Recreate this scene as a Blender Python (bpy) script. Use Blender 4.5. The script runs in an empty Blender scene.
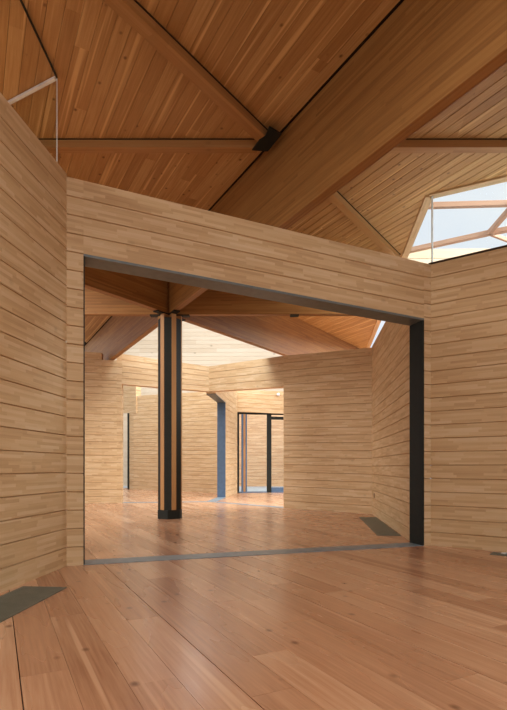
import bpy, bmesh, math, random
from mathutils import Vector
random.seed(7)
S = bpy.context.scene
COL = S.collection

# ------------------------------------------------------------------ camera, sky, light, exposure
EYE, HZ, FP, CX = 1.2, 467.0, 507.0, 253.5
cam_d = bpy.data.cameras.new('camera')
cam = bpy.data.objects.new('camera', cam_d)
COL.objects.link(cam)
cam.location = (0, 0, EYE)
cam.rotation_euler = (math.pi / 2, 0, 0)
cam_d.sensor_fit = 'VERTICAL'
cam_d.sensor_height = 36.0
cam_d.lens = FP / 710.0 * 36.0
cam_d.shift_y = (HZ - 355.0) / 710.0
cam_d.clip_start = 0.05
cam_d.clip_end = 300
S.camera = cam

W = bpy.data.worlds.new('overcast_sky')
S.world = W
W.use_nodes = True
wn = W.node_tree.nodes
wl = W.node_tree.links
bg = wn['Background']
tc = wn.new('ShaderNodeTexCoord')
nz = wn.new('ShaderNodeTexNoise')
nz.inputs['Scale'].default_value = 2.2
nz.inputs['Detail'].default_value = 5
rp = wn.new('ShaderNodeValToRGB')
rp.color_ramp.elements[0].position = 0.36
rp.color_ramp.elements[0].color = (0.70, 0.80, 0.95, 1)
rp.color_ramp.elements[1].position = 0.62
rp.color_ramp.elements[1].color = (0.95, 0.97, 1.0, 1)
wl.new(tc.outputs['Generated'], nz.inputs['Vector'])
wl.new(nz.outputs['Fac'], rp.inputs['Fac'])
wl.new(rp.outputs['Color'], bg.inputs['Color'])
bg.inputs['Strength'].default_value = 1.0

VS = S.view_settings
VS.view_transform = 'Standard'
VS.look = 'None'
VS.gamma = 1.0
VS.use_curve_mapping = False
VS.exposure = 0.0
S.cycles.sample_clamp_indirect = 3.0
S.cycles.sample_clamp_direct = 6.0
S.cycles.max_bounces = 10
S.cycles.diffuse_bounces = 6
S.cycles.transparent_max_bounces = 12


def area(name, loc, target, sx, sy, power, color=(1, 0.97, 0.93)):
    d = bpy.data.lights.new(name, 'AREA')
    d.shape = 'RECTANGLE'
    d.size, d.size_y = sx, sy
    d.energy = power
    d.color = color
    o = bpy.data.objects.new(name, d)
    COL.objects.link(o)
    o.location = loc
    o.rotation_euler = (Vector(target) - Vector(loc)).to_track_quat('-Z', 'Y').to_euler()
    return o


# cool daylight tint for the far room and court lamps
DAY = (0.93, 0.965, 1.0)
# an added unseen fill over the hall, and overcast daylight: the open bay behind the column, the court,
# the right-hand rooflight and the clerestory glass on the left
area('hall_fill_lamp', (0.8, -1.6, 6.6), (0.8, -0.6, 0), 6.5, 4.5, 290, (1, 0.935, 0.85))  # fill lamp added behind the camera to brighten floor and lower walls
area('daylight_open_bay', (-2.0, 13.6, 8.2), (-2.0, 15.2, 0.0), 2.6, 2.0, 560, (0.80, 0.90, 1.0))
area('daylight_far_room', (-3.5, 21.5, 9.0), (-3.0, 21.6, 0.0), 5, 3, 300, DAY)
area('daylight_court', (-2.0, 21.0, 11.5), (-2.0, 32.0, 4.0), 12, 4, 950, DAY)
area('daylight_rooflight', (11, 5.5, 9.6), (-1.5, 4.5, 0.5), 10, 4, 3200, (1, 0.965, 0.92))
area('daylight_side_rooflight', (9.5, 16.5, 9.5), (-3.5, 14.5, 1.0), 6, 5, 2500, (0.86, 0.93, 1.0))
area('daylight_clerestory', (-10.0, 3.0, 7.0), (4.0, 6.0, 2.5), 10, 1.5, 1500, (1, 0.965, 0.92))


# ------------------------------------------------------------------ pixel <-> world helpers (photo survey)
def F(px, py):
    y = EYE * FP / (py - HZ)
    return Vector(((px - CX) / FP * y, y))


def zat(P, py):
    return EYE + (HZ - py) / FP * P.y


def atz(px, py, z):
    y = FP * (z - EYE) / (HZ - py)
    return Vector(((px - CX) / FP * y, y))


def on_line(P, Q, px):
    """point of plan line P-Q seen in picture column px"""
    k = (px - CX) / FP
    d = Q - P
    t = (k * P.y - P.x) / (d.x - k * d.y)
    return P + d * t


def bear(deg):
    return Vector((math.sin(math.radians(deg)), math.cos(math.radians(deg))))


def perp(d):            # left-hand normal
    return Vector((-d.y, d.x))


# ------------------------------------------------------------------ materials
def new_mat(name):
    m = bpy.data.materials.new(name)
    m.use_nodes = True
    return m, m.node_tree.nodes, m.node_tree.links, m.node_tree.nodes['Principled BSDF']


def wood(name, dark, mid, light, strip=0.045, length=0.6, contrast=1.0, knots=0.35, rough=0.55, streak=0.0,
         grain=0.35, spec=0.35, coat=0.0, coat_rough=0.25, knot_scale=2.2, bump=0.12, lacquer_var=0.0):
    """finger-jointed / boarded timber. UV: u metres along the grain, v metres across; 'rnd' one value per board"""
    m, N, L, B = new_mat(name)

    def math_(op, a, b=None):
        n = N.new('ShaderNodeMath')
        n.operation = op
        for i, x in enumerate((a, b)):
            if x is None:
                continue
            if isinstance(x, (int, float)):
                n.inputs[i].default_value = x
            else:
                L.new(x, n.inputs[i])
        return n.outputs[0]

    uv = N.new('ShaderNodeUVMap')
    sp = N.new('ShaderNodeSeparateXYZ')
    L.new(uv.outputs['UV'], sp.inputs[0])
    at = N.new('ShaderNodeAttribute')
    at.attribute_name = 'rnd'
    rnd = at.outputs['Fac']
    u, v = sp.outputs[0], sp.outputs[1]
    row = math_('FLOOR', math_('DIVIDE', v, strip))
    w1 = N.new('ShaderNodeTexWhiteNoise')
    w1.noise_dimensions = '2D'
    c1 = N.new('ShaderNodeCombineXYZ')
    L.new(row, c1.inputs[0])
    L.new(rnd, c1.inputs[1])
    L.new(c1.outputs[0], w1.inputs['Vector'])
    ush = math_('ADD', u, math_('MULTIPLY', w1.outputs['Value'], 7.3))
    colm = math_('FLOOR', math_('DIVIDE', ush, length))
    w2 = N.new('ShaderNodeTexWhiteNoise')
    w2.noise_dimensions = '3D'
    c2 = N.new('ShaderNodeCombineXYZ')
    L.new(row, c2.inputs[0])
    L.new(colm, c2.inputs[1])
    L.new(rnd, c2.inputs[2])
    L.new(c2.outputs[0], w2.inputs['Vector'])
    # grain
    g = N.new('ShaderNodeTexNoise')
    g.inputs['Scale'].default_value = 1.0
    g.inputs['Detail'].default_value = 4
    g.inputs['Roughness'].default_value = 0.6
    c3 = N.new('ShaderNodeCombineXYZ')
    L.new(math_('MULTIPLY', u, 1.6), c3.inputs[0])
    L.new(math_('MULTIPLY', v, 42.0), c3.inputs[1])
    L.new(math_('ADD', math_('MULTIPLY', w2.outputs['Value'], 17.0), math_('MULTIPLY', rnd, 31.0)), c3.inputs[2])
    L.new(c3.outputs[0], g.inputs['Vector'])
    # blotches
    b = N.new('ShaderNodeTexNoise')
    b.inputs['Scale'].default_value = 0.55
    b.inputs['Detail'].default_value = 3
    c4 = N.new('ShaderNodeCombineXYZ')
    L.new(u, c4.inputs[0])
    L.new(math_('MULTIPLY', v, 5.0), c4.inputs[1])
    L.new(math_('MULTIPLY', rnd, 13.0), c4.inputs[2])
    L.new(c4.outputs[0], b.inputs['Vector'])
    f = math_('ADD', math_('MULTIPLY', math_('SUBTRACT', w2.outputs['Value'], 0.5), 0.62 * contrast),
              math_('MULTIPLY', math_('SUBTRACT', g.outputs['Fac'], 0.5), 1.8 * grain))
    f = math_('ADD', f, math_('MULTIPLY', math_('SUBTRACT', b.outputs['Fac'], 0.5), 0.9 * contrast))
    f = math_('ADD', f, 0.5)
    r = N.new('ShaderNodeValToRGB')
    e = r.color_ramp.elements
    e[0].position, e[0].color = 0.05, (*dark, 1)
    e[1].position, e[1].color = 0.95, (*light, 1)
    k = e.new(0.5)
    k.color = (*mid, 1)
    L.new(f, r.inputs['Fac'])
    out = r.outputs['Color']
    if streak:
        s2 = N.new('ShaderNodeTexNoise')
        s2.inputs['Scale'].default_value = 1.0
        s2.inputs['Detail'].default_value = 1
        c6 = N.new('ShaderNodeCombineXYZ')
        L.new(math_('MULTIPLY', u, 0.3), c6.inputs[0])
        L.new(math_('MULTIPLY', v, 16.0), c6.inputs[1])
        L.new(math_('MULTIPLY', rnd, 41.0), c6.inputs[2])
        L.new(c6.outputs[0], s2.inputs['Vector'])
        sr = N.new('ShaderNodeMapRange')
        sr.inputs['From Min'].default_value = 0.60
        sr.inputs['From Max'].default_value = 0.70
        L.new(s2.outputs['Fac'], sr.inputs['Value'])
        ms = N.new('ShaderNodeMix')
        ms.data_type = 'RGBA'
        ms.inputs['B'].default_value = (*[min(1, x * 1.18) for x in light], 1)
        L.new(math_('MULTIPLY', sr.outputs['Result'], streak), ms.inputs['Factor'])
        L.new(out, ms.inputs['A'])
        out = ms.outputs['Result']
    if knots > 0:
        vo = N.new('ShaderNodeTexVoronoi')
        vo.inputs['Scale'].default_value = knot_scale
        c5 = N.new('ShaderNodeCombineXYZ')
        L.new(math_('ADD', u, math_('MULTIPLY', rnd, 9.0)), c5.inputs[0])
        L.new(math_('MULTIPLY', v, 1.35), c5.inputs[1])
        L.new(math_('MULTIPLY', rnd, 23.0), c5.inputs[2])
        L.new(c5.outputs[0], vo.inputs['Vector'])
        kr = N.new('ShaderNodeMapRange')
        kr.inputs['From Min'].default_value = 0.04
        kr.inputs['From Max'].default_value = 0.13
        kr.inputs['To Min'].default_value = 1.0
        kr.inputs['To Max'].default_value = 0.0
        L.new(vo.outputs['Distance'], kr.inputs['Value'])
        mx = N.new('ShaderNodeMix')
        mx.data_type = 'RGBA'
        mx.inputs['B'].default_value = (dark[0] * 0.42, dark[1] * 0.36, dark[2] * 0.32, 1)
        L.new(math_('MULTIPLY', kr.outputs['Result'], knots), mx.inputs['Factor'])
        L.new(out, mx.inputs['A'])
        out = mx.outputs['Result']
    L.new(out, B.inputs['Base Color'])
    if lacquer_var:
        lr = math_('ADD', rough, math_('MULTIPLY', math_('SUBTRACT', b.outputs['Fac'], 0.5), lacquer_var))
        L.new(lr, B.inputs['Roughness'])
    else:
        B.inputs['Roughness'].default_value = rough
    B.inputs['Specular IOR Level'].default_value = spec
    if coat:
        B.inputs['Coat Weight'].default_value = coat
        B.inputs['Coat Roughness'].default_value = coat_rough
    bp = N.new('ShaderNodeBump')
    bp.inputs['Strength'].default_value = bump
    bp.inputs['Distance'].default_value = 0.004
    L.new(g.outputs['Fac'], bp.inputs['Height'])
    L.new(bp.outputs['Normal'], B.inputs['Normal'])
    return m


def plain(name, color, rough=0.5, metal=0.0, spec=0.4, noise=0.12, scale=9.0):
    m, N, L, B = new_mat(name)
    t = N.new('ShaderNodeTexCoord')
    n = N.new('ShaderNodeTexNoise')
    n.inputs['Scale'].default_value = scale
    n.inputs['Detail'].default_value = 4
    L.new(t.outputs['Object'], n.inputs['Vector'])
    r = N.new('ShaderNodeValToRGB')
    r.color_ramp.elements[0].position = 0.3
    r.color_ramp.elements[1].position = 0.7
    r.color_ramp.elements[0].color = (*[c * (1 - noise) for c in color], 1)
    r.color_ramp.elements[1].color = (*[min(1, c * (1 + noise)) for c in color], 1)
    L.new(n.outputs['Fac'], r.inputs['Fac'])
    L.new(r.outputs['Color'], B.inputs['Base Color'])
    B.inputs['Roughness'].default_value = rough
    B.inputs['Metallic'].default_value = metal
    B.inputs['Specular IOR Level'].default_value = spec
    return m


def glass_mat(name, tint=(0.965, 0.985, 0.98), refl=0.02):
    m, N, L, B = new_mat(name)
    N.remove(B)
    o = N['Material Output']
    tr = N.new('ShaderNodeBsdfTransparent')
    tr.inputs['Color'].default_value = (*tint, 1)
    gl = N.new('ShaderNodeBsdfGlossy')
    gl.inputs['Roughness'].default_value = 0.02
    mx = N.new('ShaderNodeMixShader')
    mx.inputs['Fac'].default_value = refl
    L.new(tr.outputs[0], mx.inputs[1])
    L.new(gl.outputs[0], mx.inputs[2])
    L.new(mx.outputs[0], o.inputs['Surface'])
    return m


M_WALL = wood('pale_glulam_wall', (0.43, 0.245, 0.105), (0.61, 0.40, 0.20), (0.73, 0.54, 0.325), strip=0.037, length=0.42,
              contrast=0.62, knots=0.25, grain=0.24, rough=0.6)
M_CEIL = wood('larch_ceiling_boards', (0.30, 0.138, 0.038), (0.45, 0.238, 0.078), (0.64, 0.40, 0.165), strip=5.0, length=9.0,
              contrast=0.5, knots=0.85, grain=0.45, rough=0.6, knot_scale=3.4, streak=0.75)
M_BEAM = wood('glulam_beam', (0.19, 0.078, 0.017), (0.30, 0.132, 0.031), (0.40, 0.195, 0.052), strip=0.035, length=2.4,
              contrast=0.65, knots=0.15, grain=0.5, rough=0.55)
M_JOIST = wood('larch_joist', (0.29, 0.125, 0.035), (0.40, 0.195, 0.058), (0.49, 0.265, 0.095), strip=0.06, length=2.5,
               contrast=0.5, knots=0.3, grain=0.3)
M_FLOOR = wood('oiled_larch_floor', (0.33, 0.15, 0.075), (0.51, 0.26, 0.137), (0.65, 0.40, 0.235), strip=5.0, length=9.0,
               contrast=0.7, knots=0.8, grain=0.5, rough=0.27, streak=0.5, coat=0.16, coat_rough=0.24, spec=0.5, knot_scale=2.8, bump=0.05, lacquer_var=0.16)
M_POST = wood('larch_post', (0.33, 0.15, 0.045), (0.43, 0.21, 0.07), (0.50, 0.27, 0.10), strip=0.3, length=6, contrast=0.4, knots=0.2)
M_BAR = wood('rooflight_timber', (0.32, 0.18, 0.11), (0.42, 0.25, 0.165), (0.50, 0.32, 0.22), strip=0.3, length=6, contrast=0.5, knots=0.2)
M_PALE = wood('pale_spruce_cladding', (0.50, 0.37, 0.235), (0.61, 0.49, 0.345), (0.68, 0.58, 0.44), strip=5.0, length=5.0,
              contrast=0.5, knots=0.7, grain=0.25, knot_scale=1.1)
M_COURT = wood('orange_court_timber', (0.50, 0.26, 0.12), (0.68, 0.40, 0.21), (0.80, 0.54, 0.31), strip=0.06, length=0.6, contrast=0.7, knots=0.2)
M_STEEL = plain('blackened_steel', (0.016, 0.016, 0.011), rough=0.6, metal=0.0, spec=0.2)
M_STRIP = plain('grey_steel_lining', (0.13, 0.14, 0.13), rough=0.45, metal=0.1, spec=0.5)
M_BLUE = plain('blue_grey_steel', (0.075, 0.125, 0.20), rough=0.4, metal=0.2, spec=0.5)
M_THRESH = plain('grey_steel_floor_strip', (0.20, 0.245, 0.265), rough=0.4, metal=0.1, spec=0.5)
M_GRILLE = plain('dark_grille', (0.15, 0.16, 0.125), rough=0.45, metal=0.2)
M_ALU = plain('brushed_aluminium', (0.82, 0.82, 0.80), rough=0.4, metal=0.2)
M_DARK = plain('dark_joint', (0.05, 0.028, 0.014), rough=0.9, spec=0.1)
M_PAVE = plain('light_paving', (0.48, 0.52, 0.55), rough=0.7)
M_GLASS = glass_mat('clear_glass')
M_EDGE = plain('green_glass_edge', (0.80, 0.90, 0.88), rough=0.3, spec=0.6)
M_PLASTIC = plain('brown_plastic', (0.20, 0.11, 0.055), rough=0.4)
M_WHITE = plain('white_plastic', (0.75, 0.75, 0.75), rough=0.4)


# ------------------------------------------------------------------ mesh builder
class MB:
    def __init__(self):
        self.v, self.f, self.uv, self.r = [], [], [], []

    def face(self, pts, uvs, rnd=0.0):
        b = len(self.v)
        self.v += [tuple(p) for p in pts]
        self.f.append(list(range(b, b + len(pts))))
        self.uv.append(list(uvs))
        self.r.append(rnd)

    def solid(self, verts, faces, uvf, rnd=0.0):
        b = len(self.v)
        self.v += [tuple(p) for p in verts]
        for fc in faces:
            self.f.append([b + i for i in fc])
            self.uv.append([uvf(Vector(verts[i])) for i in fc])
            self.r.append(rnd)

    def prism(self, poly, z0, z1, ud=(1, 0), rnd=None, uoff=0.0):
        """vertical extrusion of a plan polygon; grain along plan direction ud"""
        n = len(poly)
        rnd = random.random() if rnd is None else rnd
        d = Vector(ud).normalized()
        p = perp(d)
        za = z0 if isinstance(z0, (list, tuple)) else [z0] * n
        zb = z1 if isinstance(z1, (list, tuple)) else [z1] * n
        vs = [(q[0], q[1], za[i]) for i, q in enumerate(poly)] + [(q[0], q[1], zb[i]) for i, q in enumerate(poly)]
        fs = [list(range(n))[::-1], list(range(n, 2 * n))] + [[i, (i + 1) % n, n + (i + 1) % n, n + i] for i in range(n)]
        self.solid(vs, fs, lambda q: (q.x * d.x + q.y * d.y + uoff, q.x * p.x + q.y * p.y + q.z * 0.9), rnd)

    def bar(self, P, Q, w, h, side=None, rnd=None, off=0.0):
        """box from P to Q (3D, centre line), w across, h in height"""
        P, Q = Vector(P), Vector(Q)
        d = (Q - P).normalized()
        up = Vector((0, 0, 1)) if abs(d.z) < 0.95 else Vector((0, 1, 0))
        s = d.cross(up).normalized() if side is None else Vector(side).normalized()
        t = s.cross(d).normalized()
        rnd = random.random() if rnd is None else rnd
        vs = []
        for X in (P, Q):
            for a, b in ((-1, -1), (1, -1), (1, 1), (-1, 1)):
                vs.append(X + s * (a * w / 2) + t * (b * h / 2))
        fs = [[3, 2, 1, 0], [4, 5, 6, 7], [0, 1, 5, 4], [1, 2, 6, 5], [2, 3, 7, 6], [3, 0, 4, 7]]
        self.solid(vs, fs, lambda q: (q.dot(d) + off, q.dot(s) + q.dot(t) * 1.0), rnd)

    def build(self, name, mat, parent=None, bevel=0.0):
        me = bpy.data.meshes.new(name)
        me.from_pydata(self.v, [], self.f)
        uvl = me.uv_layers.new(name='UVMap')
        i = 0
        for fu in self.uv:
            for c in fu:
                uvl.data[i].uv = c
                i += 1
        at = me.attributes.new('rnd', 'FLOAT', 'FACE')
        for k, x in enumerate(self.r):
            at.data[k].value = x
        me.materials.append(mat)
        bm = bmesh.new()
        bm.from_mesh(me)
        bmesh.ops.recalc_face_normals(bm, faces=bm.faces[:])
        bm.to_mesh(me)
        bm.free()
        me.update()
        o = bpy.data.objects.new(name, me)
        COL.objects.link(o)
        if parent:
            o.parent = parent
            o.matrix_parent_inverse = parent.matrix_world.inverted()
        if bevel:
            mo = o.modifiers.new('soft_edge', 'BEVEL')
            mo.width = bevel
            mo.segments = 2
            mo.limit_method = 'ANGLE'
        return o


def tag(o, label, cat, group=None, kind=None):
    o['label'] = label
    o['category'] = cat
    if group:
        o['group'] = group
    if kind:
        o['kind'] = kind
    return o


def thing(name, label, cat, loc, group=None, kind='thing'):
    o = bpy.data.objects.new(name, None)
    o.empty_display_size = 0.1
    o.location = loc
    COL.objects.link(o)
    bpy.context.view_layer.update()
    return tag(o, label, cat, group, kind)


# ---- a coursed timber wall: horizontal courses with a V joint between them
GR, GD = 0.008, 0.02


def wall_piece(mb, P, Q, zb, zt, n, thick, v0=0.0, ext=(0, 0)):
    """P,Q plan ends seen from the room; thickness goes to the left of P->Q when thick>0. zb, zt pairs (at P, at Q)"""
    d = (Q - P)
    Ln = d.length
    d = d / Ln
    nn = perp(d) * (1 if thick > 0 else -1)
    T = abs(thick)
    zbP, zbQ = zb
    ztP, ztQ = zt
    hP, hQ = ztP - zbP, ztQ - zbQ
    gr = [GR / max(hP, .01), GR / max(hQ, .01)]
    # profile: (offset, fraction sign) list per course
    prof = []
    for k in range(n):
        prof.append((0.0, k, +1 if k > 0 else 0, k))
        prof.append((0.0, k + 1, -1 if k < n - 1 else 0, k))
        if k < n - 1:
            prof.append((GD, k + 1, 0, k))
    back = [(T - a, b, c, k) for a, b, c, k in reversed(prof)]
    full = prof + back
    m = len(full)

    def pt(E, zb_, h, e):
        a, b, c, k = e
        q = E + nn * a
        return (q.x, q.y, zb_ + h * b / n + c * GR)
    vp = [pt(P, zbP, hP, e) for e in full]
    vq = [pt(Q, zbQ, hQ, e) for e in full]
    base = random.random() * 40
    rn = [random.random() for _ in range(n)]
    ch = (hP + hQ) / 2 / n
    for i in range(m):
        j = (i + 1) % m
        k = full[i][3]
        va = v0 + full[i][1] * ch + (0 if full[i][0] < T / 2 else 0.37)
        vb = v0 + full[j][1] * ch + (0 if full[j][0] < T / 2 else 0.37)
        if abs(va - vb) < 1e-6:
            vb = va + T
        u0 = base
        mb.face([vp[i], vq[i], vq[j], vp[j]], [(u0, va), (u0 + Ln, va), (u0 + Ln, vb), (u0, vb)], rn[k])
    # end caps per course
    for vs in (vp, vq):
        half = len(prof)
        for k in range(n):
            idx = [i for i in range(half) if full[i][3] == k]
            fr = idx[:2]
            bk = [m - 1 - i for i in fr]
            mb.face([vs[fr[0]], vs[fr[1]], vs[bk[1]], vs[bk[0]]],
                    [(base + 9, v0 + k * ch), (base + 9, v0 + (k + 1) * ch), (base + 9 + T, v0 + (k + 1) * ch), (base + 9 + T, v0 + k * ch)], rn[k])
    # core that backs the joints
    a = GD
    e0, e1 = P + nn * a + d * 0.004, Q + nn * a - d * 0.004
    f0, f1 = P + nn * (T - a) + d * 0.004, Q + nn * (T - a) - d * 0.004
    vs = [(e0.x, e0.y, zbP + .004), (e1.x, e1.y, zbQ + .004), (f1.x, f1.y, zbQ + .004), (f0.x, f0.y, zbP + .004),
          (e0.x, e0.y, ztP - .004), (e1.x, e1.y, ztQ - .004), (f1.x, f1.y, ztQ - .004), (f0.x, f0.y, ztP - .004)]


def clip(poly, a, b, c):
    """keep a*x+b*y>=c"""
    out = []
    for i in range(len(poly)):
        p, q = poly[i], poly[(i + 1) % len(poly)]
        dp, dq = a * p[0] + b * p[1] - c, a * q[0] + b * q[1] - c
        if dp >= 0:
            out.append(p)
        if (dp >= 0) != (dq >= 0):
            t = dp / (dp - dq)
            out.append((p[0] + (q[0] - p[0]) * t, p[1] + (q[1] - p[1]) * t))
    return out


def boards(mb, polys, direction, width, gap, z0, z1, blen=4.5, wide=False, off=0.0):
    """fill convex plan polygons with separate boards running along direction, butt jointed at random lengths"""
    d = Vector(direction).normalized()
    p = perp(d)
    gk = lambda k: gap if not wide else gap * random.Random(k * 13 + 3).choice((1.6, 0.5, 0.5))
    for poly in polys:
        vs = [q[0] * p.x + q[1] * p.y - off for q in poly]
        k0, k1 = math.floor(min(vs) / width), math.ceil(max(vs) / width)
        for k in range(k0, k1):
            s = clip(poly, p.x, p.y, off + k * width + gk(k) / 2)
            if len(s) >= 3:
                s = clip(s, -p.x, -p.y, -(off + (k + 1) * width - gk(k + 1) / 2))
            if len(s) < 3:
                continue
            us = [q[0] * d.x + q[1] * d.y for q in s]
            rg = random.Random(k * 77 + 5)
            u = min(us) - rg.random() * blen
            while u < max(us):
                w = blen * (0.7 + 0.6 * rg.random())
                t = clip(s, d.x, d.y, u + gap / 4)
                if len(t) >= 3:
                    t = clip(t, -d.x, -d.y, -(u + w - gap / 4))
                if len(t) >= 3:
                    mb.prism(t, z0, z1, d, rnd=rg.random(), uoff=rg.random() * 30)
                u += w


def slab(mb, polys, z0, z1):
    for poly in polys:
        mb.prism(poly, z0, z1, (1, 0), rnd=0.5)


# ------------------------------------------------------------------ survey points
BB = -28.95                                     # bearing of main beam, floor boards and ceiling boards
UB = bear(BB)
NB = Vector((UB.y, -UB.x))                      # to the right of the beam direction
ZC = 6.114                                      # ceiling
ZB = 4.762                                      # underside of the beams
CL = F(66.6, 566.0)
CR = F(430.8, 545.4)
LW0 = CL.copy()
lw_dir = (F(66.6, 565.2) - F(0, 592.5)).normalized()
LWn = CL - lw_dir * 9.0
RW1 = F(507, 552.3)
rw_dir = (RW1 - CR).normalized()
RWn = CR + rw_dir * 6.0
dF = (CR - CL).normalized()
nF = perp(dF)
TF = 0.32
OL, OR_ = on_line(CL, CR, 83.5), on_line(CL, CR, 424.0)
zTL, zTR = zat(CL, 176.5), zat(CR, 264.5)
zOL, zOR = zat(OL, 253.8), zat(OR_, 318.5)

AL1 = F(372, 514)
AL0 = F(409, 541.5)
al_dir = (AL1 - AL0).normalized()
BR0 = F(283.5, 508)
K = F(209, 502)
BL1 = F(122, 503)
bl_dir = (BL1 - F(84, 503.3)).normalized()
BL0 = BL1 - bl_dir * 4.2

COLP = Vector((-1.96, 11.9))                    # column axis
PG = atz(432.7, 195, ZC)                        # corner of the roof opening on the right
PG_A = atz(378.5, 326, ZC)
pg_a = (PG_A - PG).normalized()
PG_C = atz(507, 177.5, ZC)
pg_c = (PG_C - PG).normalized()
GLC = atz(57, 75, ZC)                           # corner of the glass on the left
gl_a = (atz(24, 4, ZC) - GLC).normalized()
gl_c = (atz(10, 100, ZC) - GLC).normalized()

# ------------------------------------------------------------------ floor
mb = MB()
FL = [[(-13, -7), (13, -7), (13, 24.0), (-13, 24.0)], [(-13, 24.0), (-0.9, 24.0), (-0.9, 29.0), (-13, 29.0)]]
boards(mb, FL, bear(-27.0), 0.265, 0.004, -0.03, 0.0, 3.6, True, -0.125)
floor = mb.build('floor', M_FLOOR)
tag(floor, 'reddish oiled larch board floor running through all the rooms', 'floor', kind='structure')
mb = MB()
slab(mb, FL, -0.14, -0.031)
tag(mb.build('floor_base', M_DARK), 'dark subfloor seen in the joints between floor boards', 'floor', kind='structure')
mb = MB()
slab(mb, [[(-0.9, 24.0), (13, 24.0), (13, 36), (-0.9, 36)], [(-16, 29.0), (-0.9, 29.0), (-0.9, 36), (-16, 36)]], -0.14, -0.02)
tag(mb.build('floor_terrace', M_PAVE), 'pale grey paving outside the glazed door', 'paving', kind='structure')

# ------------------------------------------------------------------ walls
def structure(mb, name, label, mat=M_WALL, cat='wall'):
    return tag(mb.build(name, mat), label, cat, kind='structure')


mb = MB()
zl = zat(CL, 173.8)
wall_piece(mb, LWn, CL + lw_dir * 0.0, (0, 0), (zl + 0.02, zl), 21, 0.32)
structure(mb, 'wall_left', 'long coursed timber wall on the left rising from the floor grille')

mb = MB()
nst = 21
zo_l = zTL * 1.0
wall_piece(mb, CL, OL, (0, 0), (zTL, zTL + (zTR - zTL) * (OL - CL).length / (CR - CL).length), 21, TF)
zt = lambda P: zTL + (zTR - zTL) * (P - CL).length / (CR - CL).length
wall_piece(mb, OL, OR_, (zOL, zOR), (zt(OL), zt(OR_)), 4, TF, v0=3.8)
wall_piece(mb, OR_, CR, (0, 0), (zt(OR_), zTR), 21, TF)
structure(mb, 'wall_front', 'timber wall with the wide portal opening and deep lintel')

mb = MB()
wall_piece(mb, CR, RWn, (0, 0), (zTR, zTR - 0.02), 21, 0.32)
structure(mb, 'wall_right', 'timber wall on the right below the rooflight')

mb = MB()
za = zat(AL1, 346.5)
wall_piece(mb, AL1, OR_ + nF * (TF + 0.02) + dF * 0.02, (0, 0), (za, za), 21, 0.30)
structure(mb, 'wall_alcove', 'receding timber wall behind the right jamb of the steel portal')

mb = MB()
zb0, zb1 = zat(BR0, 355.8), zat(AL1, 347.5)
wall_piece(mb, BR0, AL1, (0, 0), (zb0, zb1), 21, 0.30)
wall_piece(mb, K, BR0, (zat(K, 391.3), zat(BR0, 386.6)), (zat(K, 366.5), zb0), 4, 0.30, v0=3.7)
structure(mb, 'wall_back_right', 'timber wall right of the far opening with its sloping lintel')

mb = MB()
zl0 = zat(BL1, 353.9)
def wz(q):
    return zl0 + 0.15 * (BL1 - q).length / (BL1 - BL0).length
n0 = BL1 - bl_dir * 0.66
n1 = BL1 - bl_dir * 0.17
wall_piece(mb, BL0, n0, (0, 0), (wz(BL0), wz(n0)), 22, 0.30)
wall_piece(mb, n0, n1, (0, 0), (ZB - 0.004, ZB - 0.004), 21, 0.30)      # notch that carries the roof beam
wall_piece(mb, n1, BL1, (0, 0), (wz(n1), zl0), 22, 0.30)
wall_piece(mb, BL1, K, (zat(BL1, 384), zat(K, 391.3)), (zl0, zat(K, 366.5)), 5, 0.30, v0=3.7)
structure(mb, 'wall_back_left', 'bright timber wall left of the far opening behind the column')

# radial wall behind the far opening
RP0 = F(225.6, 497.4)
RP1 = F(237.3, 493.0)
rd = (RP1 - RP0).normalized()
rn_ = perp(rd)                                  # to the left
zr = zat(RP0, 402)
KR = Vector(K) + Vector((0.33, 0.36))
mb = MB()
wall_piece(mb, RP0, RP1, (0, 0), (4.6, 4.7), 21, 0.33)
wall_piece(mb, RP0 - rd * 2.2, RP0, (zr + 0.02, zr), (4.45, 4.6), 4, 0.33, v0=3.7)
structure(mb, 'wall_far_cross', 'short pale wall end beside the blue steel post')

FA0 = F(133.6, 489.3)
FA1 = F(218, 493.1)
mb = MB()
wall_piece(mb, FA0, FA1 + (FA1 - FA0).normalized() * 0.9, (0, 0), (zat(FA0, 396), zat(FA1, 391.6)), 24, 0.3)
structure(mb, 'wall_far_left', 'honey coloured wall of the far room left of the blue post')

FB0 = F(129.3, 489.0)
mb = MB()
wall_piece(mb, FB0, FA0, (0, 0), (zat(FB0, 396), zat(FA0, 396)), 24, 0.3)
FBe = on_line(FB0, FA0, 136)
FBs = FB0 - (FA0 - FB0).normalized() * 2.6
o_ = Vector((0, -0.02))
wall_piece(mb, FBs + o_, FBe + o_, (zat(FBs, 413), zat(FBe, 413)), (zat(FBs, 386), zat(FBe, 386)), 7, 0.3, v0=4)
structure(mb, 'wall_far_doorhead', 'orange timber head over the narrow doorway far left')

# door wall
D0 = RP1.copy()
D1 = F(283, 492.5)
dd = (D1 - D0).normalized()
D2 = D1 + dd * 3.5
zd0 = zat(D0, 411.6)
mb = MB()
wall_piece(mb, D0, D2, (zd0, zd0 - 0.12), (4.80, 4.70), 5, 0.3, v0=3.6)
wall_piece(mb, D2, D2 + dd * 3, (0, 0), (4.70, 4.6), 22, 0.3)
structure(mb, 'wall_far_door', 'orange timber wall over the glazed door')

# tall cladding across the court
mb = MB()
wall_piece(mb, Vector((-20, 33.0)), Vector((4.6, 32.6)), (-0.02, -0.02), (12.0, 12.0), 46, 0.3)
structure(mb, 'wall_court', 'tall pale boarded wall across the court seen under the roof beams', M_PALE)

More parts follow.
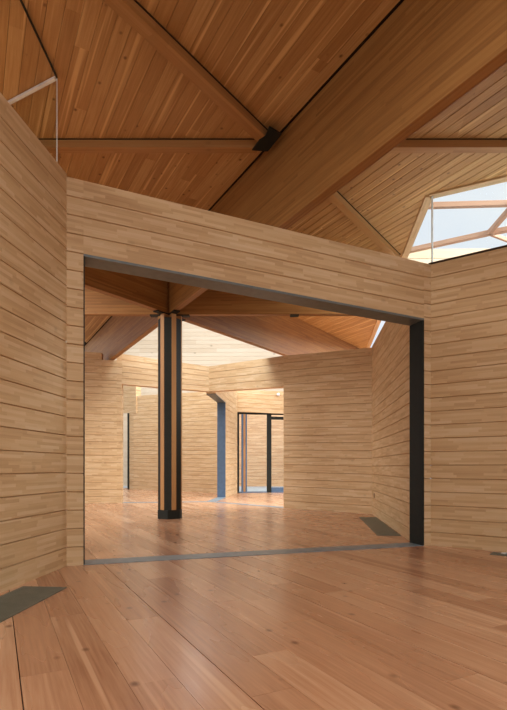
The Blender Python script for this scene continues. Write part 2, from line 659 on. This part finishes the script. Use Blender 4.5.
mb = MB()
wall_piece(mb, Vector((-1.2, 31.8)), Vector((7, 31.8)), (-0.02, -0.02), (4.7, 4.7), 22, 0.3)
structure(mb, 'wall_court_low', 'low timber wall across the court seen through the glazed door', M_COURT)

# ------------------------------------------------------------------ ceiling
dcol = COLP.dot(NB)                             # distance of beam axis
BW = 0.15
far = 14.0
Ub = [UB.x, UB.y]


def lim(poly):
    return [(p[0], p[1]) for p in poly]


# convex pieces
A_ = COLP - UB * 22
left_edge = dcol - BW / 2 - 0.035
Pl = UB * 0 + NB * left_edge
big = [(-6.6, 1.2), (12, 1.2), (12, 24), (-6.6, 24)]
# left of the beam line and in front of the left arm of the open bay
c_left = clip(big, -NB.x, -NB.y, -left_edge)
# right of the beam line; not beyond the roof opening lines, not in the open bay
right_edge = dcol + BW / 2 + 0.02
c_right = clip(big, NB.x, NB.y, right_edge)
na = Vector((-pg_a.y, pg_a.x))
if na.dot(Vector((0, 10)) - PG) < 0:
    na = -na
nc = Vector((-pg_c.y, pg_c.x))
if nc.dot(Vector((0, 0)) - PG) < 0:
    nc = -nc
# open bay boundary = right-away beam axis
B_RA = bear(34.5)
nr = Vector((B_RA.y, -B_RA.x))                  # right of that beam
c_r1 = clip(c_right, na.x, na.y, na.dot(PG))                       # left of opening edge A
c_r1b = clip(c_r1, nr.x, nr.y, nr.dot(COLP))
c_r2 = clip(clip(c_right, -na.x, -na.y, -na.dot(PG)), nc.x, nc.y, nc.dot(PG))   # near side of opening edge C
polys = [c_left, c_r1b, c_r2]
mb = MB()
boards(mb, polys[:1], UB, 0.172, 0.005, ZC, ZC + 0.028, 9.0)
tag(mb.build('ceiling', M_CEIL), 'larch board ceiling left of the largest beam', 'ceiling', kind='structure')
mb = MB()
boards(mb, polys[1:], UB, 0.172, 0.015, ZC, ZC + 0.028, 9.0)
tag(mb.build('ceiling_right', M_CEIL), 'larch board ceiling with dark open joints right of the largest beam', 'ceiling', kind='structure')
mb = MB()
strip_ = [tuple(COLP + UB * u_ + NB * v_) for u_, v_ in ((-22, -0.4), (-22, 0.4), (11, 0.4), (11, -0.4))]
slab(mb, polys, ZC + 0.029, ZC + 0.16)
slab(mb, [strip_], ZC + 0.05, ZC + 0.165)
tag(mb.build('ceiling_deck', M_DARK), 'dark deck behind the ceiling board joints', 'ceiling', kind='structure')

# edge boards of the roof opening
mb = MB()
mb.bar((*(PG + na * .06), ZC + 0.02), (*(PG + na * .06 + pg_a * 12), ZC + 0.02), 0.14, 0.10)
mb.bar((*(PG - pg_c * 0.05), ZC + 0.02), (*(PG + pg_c * 8), ZC + 0.02), 0.16, 0.10)
tag(mb.build('trim_1', M_WALL), 'pale timber edge board around the rooflight opening', 'trim', kind='structure')

# rooflight upstand and glazing bars on the right
mb = MB()
zu = EYE + (HZ - 249.4) / FP * 13.5
wall_piece(mb, Vector((3.6, 13.5)), Vector((12, 13.3)), (zu - 1.5, zu - 1.5), (zu, zu), 6, 0.12)
structure(mb, 'wall_rooflight_upstand', 'pale boarded upstand at the far side of the rooflight', M_PALE)

zf = 6.326
win = thing('rooflight_frame', 'timber rooflight frame crossing the sky above the right wall', 'rooflight frame', (4.2, 11, zf))
p = lambda x, y: (*atz(x, y, zf), zf)
mb = MB(); mb.bar(p(405, 206.3), p(720, 198), 0.10, 0.10); mb.build('glazing_bar', M_BAR, win, 0.006)
mb = MB(); mb.bar(p(375, 258), p(489, 233), 0.12, 0.10); mb.build('glazing_bar', M_BAR, win, 0.006)
mb = MB(); mb.bar(p(489, 233), p(720, 188), 0.12, 0.10); mb.build('glazing_bar', M_BAR, win, 0.006)
mb = MB(); mb.bar(p(489, 233), p(525, 192), 0.09, 0.10); mb.build('glazing_bar', M_BAR, win, 0.006)
mb = MB(); mb.bar(p(491, 234), p(640, 290), 0.06, 0.08); mb.build('glazing_bar', M_BAR, win, 0.006)

mb = MB()
cq = CR - rw_dir * 0.03
wall_off = perp(rw_dir)
mb.prism([cq - wall_off * 0.015, RWn - wall_off * 0.015, RWn + wall_off * 0.3, cq + wall_off * 0.3], [zTR + .001, zTR - .019, zTR - .019, zTR + .001], [zTR + .026, zTR + .006, zTR + .006, zTR + .026], rw_dir)
tag(mb.build('trim_3', M_DARK), 'thin dark capping along the top of the right wall', 'trim', kind='structure')

# unseen ledge under the right-hand glass, its grey chosen to bounce light upward
mb = MB()
zled = 4.20
led = [CR + Vector((0.2, 0.35)), RWn + Vector((0.2, 0.4)), PG + pg_c * 6.2 + nc * -0.2, PG + pg_a * 4 - na * 0.2, AL1 + Vector((0.35, -0.2)), AL0 + Vector((0.35, 0.1))]
mb.prism([(q.x, q.y) for q in led], zled - 0.06, zled, pg_c)
tag(mb.build('unseen_bounce_ledge', M_PAVE), 'unseen grey ledge behind the right wall, toned to bounce light, carrying the glass', 'trim', kind='structure')


def glass_pane(name, P, Q, z0, z1, label, group=None, edge_at=None, rail=None):
    t = thing(name, label, 'glass pane', (*P, z0), group)
    mb = MB()
    d = (Q - P).normalized()
    n = perp(d) * 0.008
    mb.prism([(P + n), (Q + n), (Q - n), (P - n)], z0, z1, d)
    mb.build('glass', M_GLASS, t)
    if edge_at:
        mb = MB()
        mb.bar((*P, z0), (*P, z1), edge_at, edge_at)
        mb.build('polished_edge', M_EDGE, t)
    if rail:
        mb = MB()
        mb.bar((*P, z1 + 0.0), (*Q, z1 + 0.0), rail, 0.03)
        mb.build('head_channel', M_ALU if rail > 0.03 else M_STEEL, t)
    return t


glass_pane('glass_pane', PG + na * 0.008, PG + pg_a * 4, zled, ZC - 0.03, 'frameless glass running back from the green vertical joint at right', edge_at=0.028)
glass_pane('glass_pane', PG + na * 0.008 + pg_c * 0.03, PG + pg_c * 6, zled, ZC - 0.03, 'frameless glass over the right timber wall below the rooflight')
glass_pane('glass_pane', GLC, GLC + gl_a * 6.5, zl + 0.012, ZC - 0.03, 'clear glass standing on the long left wall', edge_at=0.007, rail=0.014)
mb = MB()
q0 = GLC - gl_a * 0.02 + gl_c * 0.1
wall_piece(mb, q0 + gl_c * 2.4, q0 + gl_c * 0.28, (0, 0), (4.6, 4.6), 20, -0.25)
structure(mb, 'wall_outer_left', 'timber wall behind the left wall carrying the angled glass')
glass_pane('glass_pane', GLC + gl_c * 0.02, GLC + gl_c * 2.4, 4.605, ZC - 0.03, 'angled clear glass with pale metal head rail at upper left', rail=0.04)

# ------------------------------------------------------------------ roof beams radiating from the column
def beam(label, brg, L0, L1, w=BW, group='deep roof beams radiating from the column'):
    d = bear(brg)
    n = perp(d) * (w / 2)
    P, Q = COLP + d * L0, COLP + d * L1
    mb = MB()
    rnd = random.random()
    vs = [(*(P + n), ZB), (*(P - n), ZB), (*(Q - n), ZB), (*(Q + n), ZB), (*(P + n), ZC - 0.001), (*(P - n), ZC - 0.001), (*(Q - n), ZC - 0.001), (*(Q + n), ZC - 0.001)]
    fs = [[3, 2, 1, 0], [4, 5, 6, 7], [0, 1, 5, 4], [1, 2, 6, 5], [2, 3, 7, 6], [3, 0, 4, 7]]
    pn = perp(d)
    mb.solid(vs, fs, lambda q: (q.x * d.x + q.y * d.y, q.z + (q.x * pn.x + q.y * pn.y) * 1.3), rnd)
    o = mb.build('roof_beam', M_BEAM, bevel=0.006)
    return tag(o, label, 'roof beam', group, 'thing')


r0 = 0.16
beam('largest dark glulam roof beam, crossing the ceiling above the front lintel', BB + 180, r0, 17)
beam('roof beam from the column head running back towards the far left wall', BB, r0, 11.6)
beam('roof beam from the column head running back over the far right wall', 34.5, r0, 12.2)
rb = beam('roof beam from the column head running level to the right', 90, r0, 5.1)
mb = MB(); mb.bar((0.86, COLP.y, ZB - 0.012), (1.06, COLP.y, ZB - 0.012), 0.16, 0.022); mb.build('steel_cleat', M_STEEL, rb)
beam('roof beam from the column head running level to the left', 270, r0, 8.5)
beam('roof beam from the column head coming forward to the left', 215.5, r0, 8.5)

# ------------------------------------------------------------------ ceiling joists
ZJ = EYE + 4.79


def joist(label, P, Q, w=0.15):
    mb = MB()
    mb.bar((*P, (ZJ + ZC - 0.001) / 2), (*Q, (ZJ + ZC - 0.001) / 2), w, ZC - 0.001 - ZJ)
    o = mb.build('ceiling_joist', M_JOIST, bevel=0.005)
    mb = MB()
    mb.bar((*P, ZC - 0.007), (*Q, ZC - 0.007), w + 0.032, 0.010)  # dark strip added to draw the shadow line along both joist sides
    mb.build('shadow_gap_strip', M_DARK, o)
    return tag(o, label, 'joist', 'slim ceiling joists', 'thing')


jd = bear(35.3)
jn = perp(jd)
NODE = UB * 0
yj = 7.67
# left horizontal joist: from beam left face to beyond the left glass
xb = (left_edge + 0.035 - yj * NB.y) / NB.x
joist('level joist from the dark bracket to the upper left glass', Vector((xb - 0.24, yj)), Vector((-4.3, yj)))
xr = (right_edge - yj * NB.y) / NB.x
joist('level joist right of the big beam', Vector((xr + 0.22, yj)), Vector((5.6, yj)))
dl, dr = 4.19, 4.08


def jd_at(dist, px, sgn):
    pass


def joist_line(dist):
    return jn * dist


def meet(dist, dbeam):
    """point on diagonal joist line (jn.P = dist) at beam offset dbeam (NB.P = dbeam)"""
    a, b, c, d_ = jn.x, jn.y, NB.x, NB.y
    det = a * d_ - b * c
    return Vector(((dist * d_ - b * dbeam) / det, (a * dbeam - dist * c) / det))


m0 = meet(dl, dcol - BW / 2 - 0.07)
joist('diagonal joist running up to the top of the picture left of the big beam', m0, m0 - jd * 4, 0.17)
m1 = meet(dr, dcol + BW / 2 + 0.07)
Pend = m1 + jd * 4.2
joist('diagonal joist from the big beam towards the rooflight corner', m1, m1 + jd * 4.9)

# steel bracket
mb = MB()
zbk = ZJ - 0.02
px = [(269.5, 127), (281.5, 134.5), (268, 151.5), (252, 150.5), (259, 141), (265, 137)]
poly = []
for x, y in px:
    q = atz(x, y, zbk)
    over = NB.dot(q) - (dcol - BW / 2 - 0.002)
    if over > 0:
        q = q - NB * over
    poly.append((q.x, q.y))
mb.prism(poly, zbk, ZJ - 0.001, UB)
tag(mb.build('steel_bracket', M_STEEL), 'dark steel bracket joining two joists to the big beam', 'bracket', kind='thing')

# ------------------------------------------------------------------ steel lining of the big portal
fr = thing('portal_frame', 'dark steel lining of the wide opening in the front timber wall', 'portal frame', (*((OL + OR_) / 2), 0))
pt_ = 0.03
a, b = OL + nF * -0.004, OR_ + nF * -0.004
c_, d_ = OR_ + nF * (TF + 0.004), OL + nF * (TF + 0.004)
mb = MB(); mb.prism([a, b, c_, d_], [zOL - pt_, zOR - pt_, zOR - pt_, zOL - pt_], [zOL, zOR, zOR, zOL], dF); mb.build('head', M_STRIP, fr)
mb = MB(); mb.prism([a, b, c_, d_], 0.0005, 0.006, dF)
mb.build('threshold', M_THRESH, fr)
mb = MB(); mb.prism([b, b - dF * pt_, c_ - dF * pt_, c_], 0.006, [zOR - pt_] * 4, dF); mb.build('jamb', M_STEEL, fr)
mb = MB(); mb.prism([a, a + dF * .012, d_ + dF * .012, d_], 0.006, [zOL - pt_] * 4, dF); mb.build('jamb', M_STEEL, fr)

# floor strip of the far opening
mb = MB()
ofs = Vector((0, 0.3))
mb.prism([BL1, K, K + ofs, BL1 + ofs], 0.0005, 0.005, K - BL1)
mb.prism([K, BR0, BR0 + Vector((.15, .27)), K + ofs], 0.0005, 0.005, BR0 - K)
mb.prism([K + Vector((-.1, .3)), K + Vector((.25, .25)), RP0 - rd * .04, RP0 - rd * .04 + rn_ * 0.33], 0.0005, 0.005, rd)
tag(mb.build('threshold_strip', M_THRESH), 'blue grey steel strip in the floor across the far opening', 'threshold', kind='thing')

# steel head and post of the cross portal
t = thing('steel_post', 'blue grey steel post standing in the far room beside the pale wall end', 'post', (*RP0, 0))
mb = MB()
e = RP0 - rd * 0.03
mb.prism([RP0 - rd * 0.002, e, e + rn_ * 0.33, RP0 - rd * 0.002 + rn_ * 0.33], 0.006, zr, rd)
mb.build('post', M_BLUE, t)
mb = MB()
e = RP0 - rd * 2.2
mb.prism([RP0 - rd * 0.03, e, e + rn_ * 0.33, RP0 - rd * 0.03 + rn_ * 0.33], [zr - 0.03, zr - 0.01, zr - 0.01, zr - 0.03], [zr - .002, zr + 0.018, zr + 0.018, zr - .002], rd)
mb.build('head', M_STRIP, t)

# ------------------------------------------------------------------ column
c = thing('column', 'slender column of timber posts and dark steel fins in the middle room', 'column', (*COLP, 0))
HB = 0.21
mb = MB()
hexa = lambda r, off=0: [(COLP.x + r * math.sin(math.radians(BB + off + 60 * k)), COLP.y + r * math.cos(math.radians(BB + off + 60 * k))) for k in range(6)]
mb.prism(hexa(0.30, 30), 0.0, HB, (1, 0)); mb.build('base_shoe', M_STEEL, c, 0.006)
mb = MB(); mb.prism(hexa(0.11, 30), HB, ZB - 0.03, (1, 0)); mb.build('steel_core', M_STEEL, c)
for k in range(6):
    dv = bear(BB + 60 * k)
    pv = perp(dv)
    mb = MB()
    q0, q1 = COLP + dv * 0.10, COLP + dv * 0.275
    mb.prism([q0 + pv * .055, q1 + pv * .055, q1 - pv * .055, q0 - pv * .055], HB, ZB - 0.03, (0, 1))
    vs = mb
    # grain runs up the post
    mb.uv = [[(mb.v[i][2], mb.v[i][0] * 0.7 + mb.v[i][1] * 0.7) for i in f_] for f_ in mb.f]
    mb.build('timber_post', M_POST, c, 0.004)
    dv2 = bear(BB + 30 + 60 * k)
    pv2 = perp(dv2)
    mb = MB()
    q0, q1 = COLP + dv2 * 0.09, COLP + dv2 * 0.26
    mb.prism([q0 + pv2 * .04, q1 + pv2 * .085, q1 - pv2 * .085, q0 - pv2 * .04], HB, ZB - 0.12, (0, 1))
    mb.build('steel_fin', M_STEEL, c)
for k, brg in enumerate((BB, 34.5, 90, BB + 180, 215.5, 270)):
    dv = bear(brg)
    pv = perp(dv)
    mb = MB()
    q0, q1 = COLP + dv * 0.02, COLP + dv * 0.46
    mb.prism([q0 + pv * .075, q1 + pv * .075, q1 - pv * .075, q0 - pv * .075], ZB - 0.028, ZB - 0.002, dv)
    mb.build('bearing_plate', M_STEEL, c)

# ------------------------------------------------------------------ glazed door of the far room
door = thing('door_1', 'dark framed glazed door in the far room wall', 'door', (*D0, 0), kind='structure')
dn = perp(dd)
off = dn * 0.14


def dpx(px):
    return on_line(D0, D2, px) + off


def vbar(name, x0, x1, z0, z1, mat, dep=0.08):
    mb = MB()
    A, B = dpx(x0), dpx(x1)
    mb.prism([A - dn * dep / 2, B - dn * dep / 2, B + dn * dep / 2, A + dn * dep / 2], z0, z1, (0, 1))
    return mb.build(name, mat, door)


zdt = zd0 - 0.02
vbar('frame', 237.6, 239.6, 0, zdt, M_STEEL)
vbar('frame', 239.6, 300, zdt - 0.08, zdt, M_STEEL)
vbar('mullion', 242.0, 243.8, 0.05, zdt - 0.08, M_BLUE)
vbar('mullion', 246.0, 247.4, 0.05, zdt - 0.08, M_BLUE)
vbar('timber_mullion', 243.9, 245.9, 0.05, zdt - 0.08, M_POST)
vbar('mullion', 267.6, 272.0, 0.0, zdt - 0.08, M_STEEL)
vbar('threshold', 238, 300, 0.0, 0.05, M_BLUE)
vbar('sliding_leaf_rail', 272, 300, 0.05, 0.24, M_BLUE)
vbar('sliding_leaf_rail', 272, 300, zdt - 0.30, zdt - 0.16, M_STEEL)
vbar('glass', 247.4, 267.6, 0.05, zdt - 0.08, M_GLASS, 0.012)
vbar('glass', 272.0, 300, 0.24, zdt - 0.30, M_GLASS, 0.012)

# steel jamb of narrow doorway far left
mb = MB()
q = FB0
mb.prism([q + Vector((-0.10, -0.02)), q + Vector((-0.005, -0.02)), q + Vector((-0.005, .3)), q + Vector((-0.10, .3))], 0, zat(FB0, 413) - 0.01, (0, 1))
tag(mb.build('door_jamb', M_STEEL), 'dark steel jamb of the narrow doorway far left', 'door jamb', kind='structure')

# ------------------------------------------------------------------ floor grilles
def grille(P, Q, width, side, label):
    """P->Q along the wall side; width to the side"""
    t = thing('floor_grille', label, 'floor grille', (*P, 0), 'dark floor grilles along the walls')
    d = (Q - P).normalized()
    n = perp(d) * side
    R = lambda a, b: P + d * a + n * b
    Ln = (Q - P).length
    fw = 0.018
    mb = MB()
    for a0, a1, b0, b1 in ((0, Ln, 0, fw), (0, Ln, width - fw, width), (0, fw, fw, width - fw), (Ln - fw, Ln, fw, width - fw)):
        mb.prism([R(a0, b0), R(a1, b0), R(a1, b1), R(a0, b1)], 0.0005, 0.009, d)
    mb.build('frame', M_GRILLE, t)
    mb = MB()
    k = int((width - 2 * fw) / 0.022)
    st = (width - 2 * fw) / k
    for i in range(k):
        b0 = fw + i * st
        mb.prism([R(fw, b0), R(Ln - fw, b0), R(Ln - fw, b0 + st * .82), R(fw, b0 + st * .82)], 0.0005, 0.008, d, rnd=.5)
    mb.build('slats', M_GRILLE, t)
    return t


gA = F(23, 587)
gB = F(66.6, 588)
gd = (F(66.6, 588) - F(0, 623)).normalized()
grille(gA, gA - gd * 3.2, (gB - gA).length, 1, 'dark floor grille beside the left wall')
hA, hB = F(359, 517.3), F(375.3, 517.3)
hC = F(377.5, 535.6)
grille(hA, hC, 0.40, 1, 'dark floor grille in front of the alcove wall')
kA = F(489.5, 554.6)
grille(kA, kA + rw_dir * 2.0, 0.22, 1, 'narrow floor grille at the foot of the right wall')
mb = MB()
q = F(501, 554.2)
mb.prism([q, q + rw_dir * .06, q + rw_dir * .06 + perp(rw_dir) * .08, q + perp(rw_dir) * .08], 0.010, 0.018, rw_dir)
tag(mb.build('floor_socket', M_ALU), 'small pale metal socket lid in the right floor grille', 'socket', kind='thing')

# wall socket on alcove wall, sensor over the door
al2 = (AL0 - AL1).normalized()
q = on_line(AL1, AL0, 374.2)
an = perp(al2) * -1
mb = MB()
zq = EYE - (495.5 - HZ) / FP * q.y
mb.prism([q + an * .001, q + al2 * .09 + an * .001, q + al2 * .09 + an * .012, q + an * .012], zq - .06, zq + .06, al2)
s = thing('wall_socket', 'small brown socket low on the alcove wall', 'socket', (*q, zq))
mb.build('plate', M_PLASTIC, s, 0.003)
mb = MB()
mb.prism([q + al2 * .02 + an * .0125, q + al2 * .07 + an * .0125, q + al2 * .07 + an * .016, q + al2 * .02 + an * .016], zq - .03, zq + .03, al2)
mb.build('insert', M_PLASTIC, s)

q = on_line(D0, D2, 278.2) - dn * 0.001
zq = zat(q, 394.8)
s = thing('sensor', 'small white round sensor high above the glazed door', 'sensor', (*q, zq))
me = bpy.data.meshes.new('dome')
bm = bmesh.new()
bmesh.ops.create_uvsphere(bm, u_segments=16, v_segments=10, radius=0.075)
bm.to_mesh(me); bm.free()
me.materials.append(M_WHITE)
o = bpy.data.objects.new('dome', me); COL.objects.link(o); o.parent = s; o.location = (0, -0.07, 0)
mb = MB(); mb.bar((q.x, q.y, zq), (q.x, q.y - 0.03, zq), 0.1, 0.1); mb.build('base', M_WHITE, s)
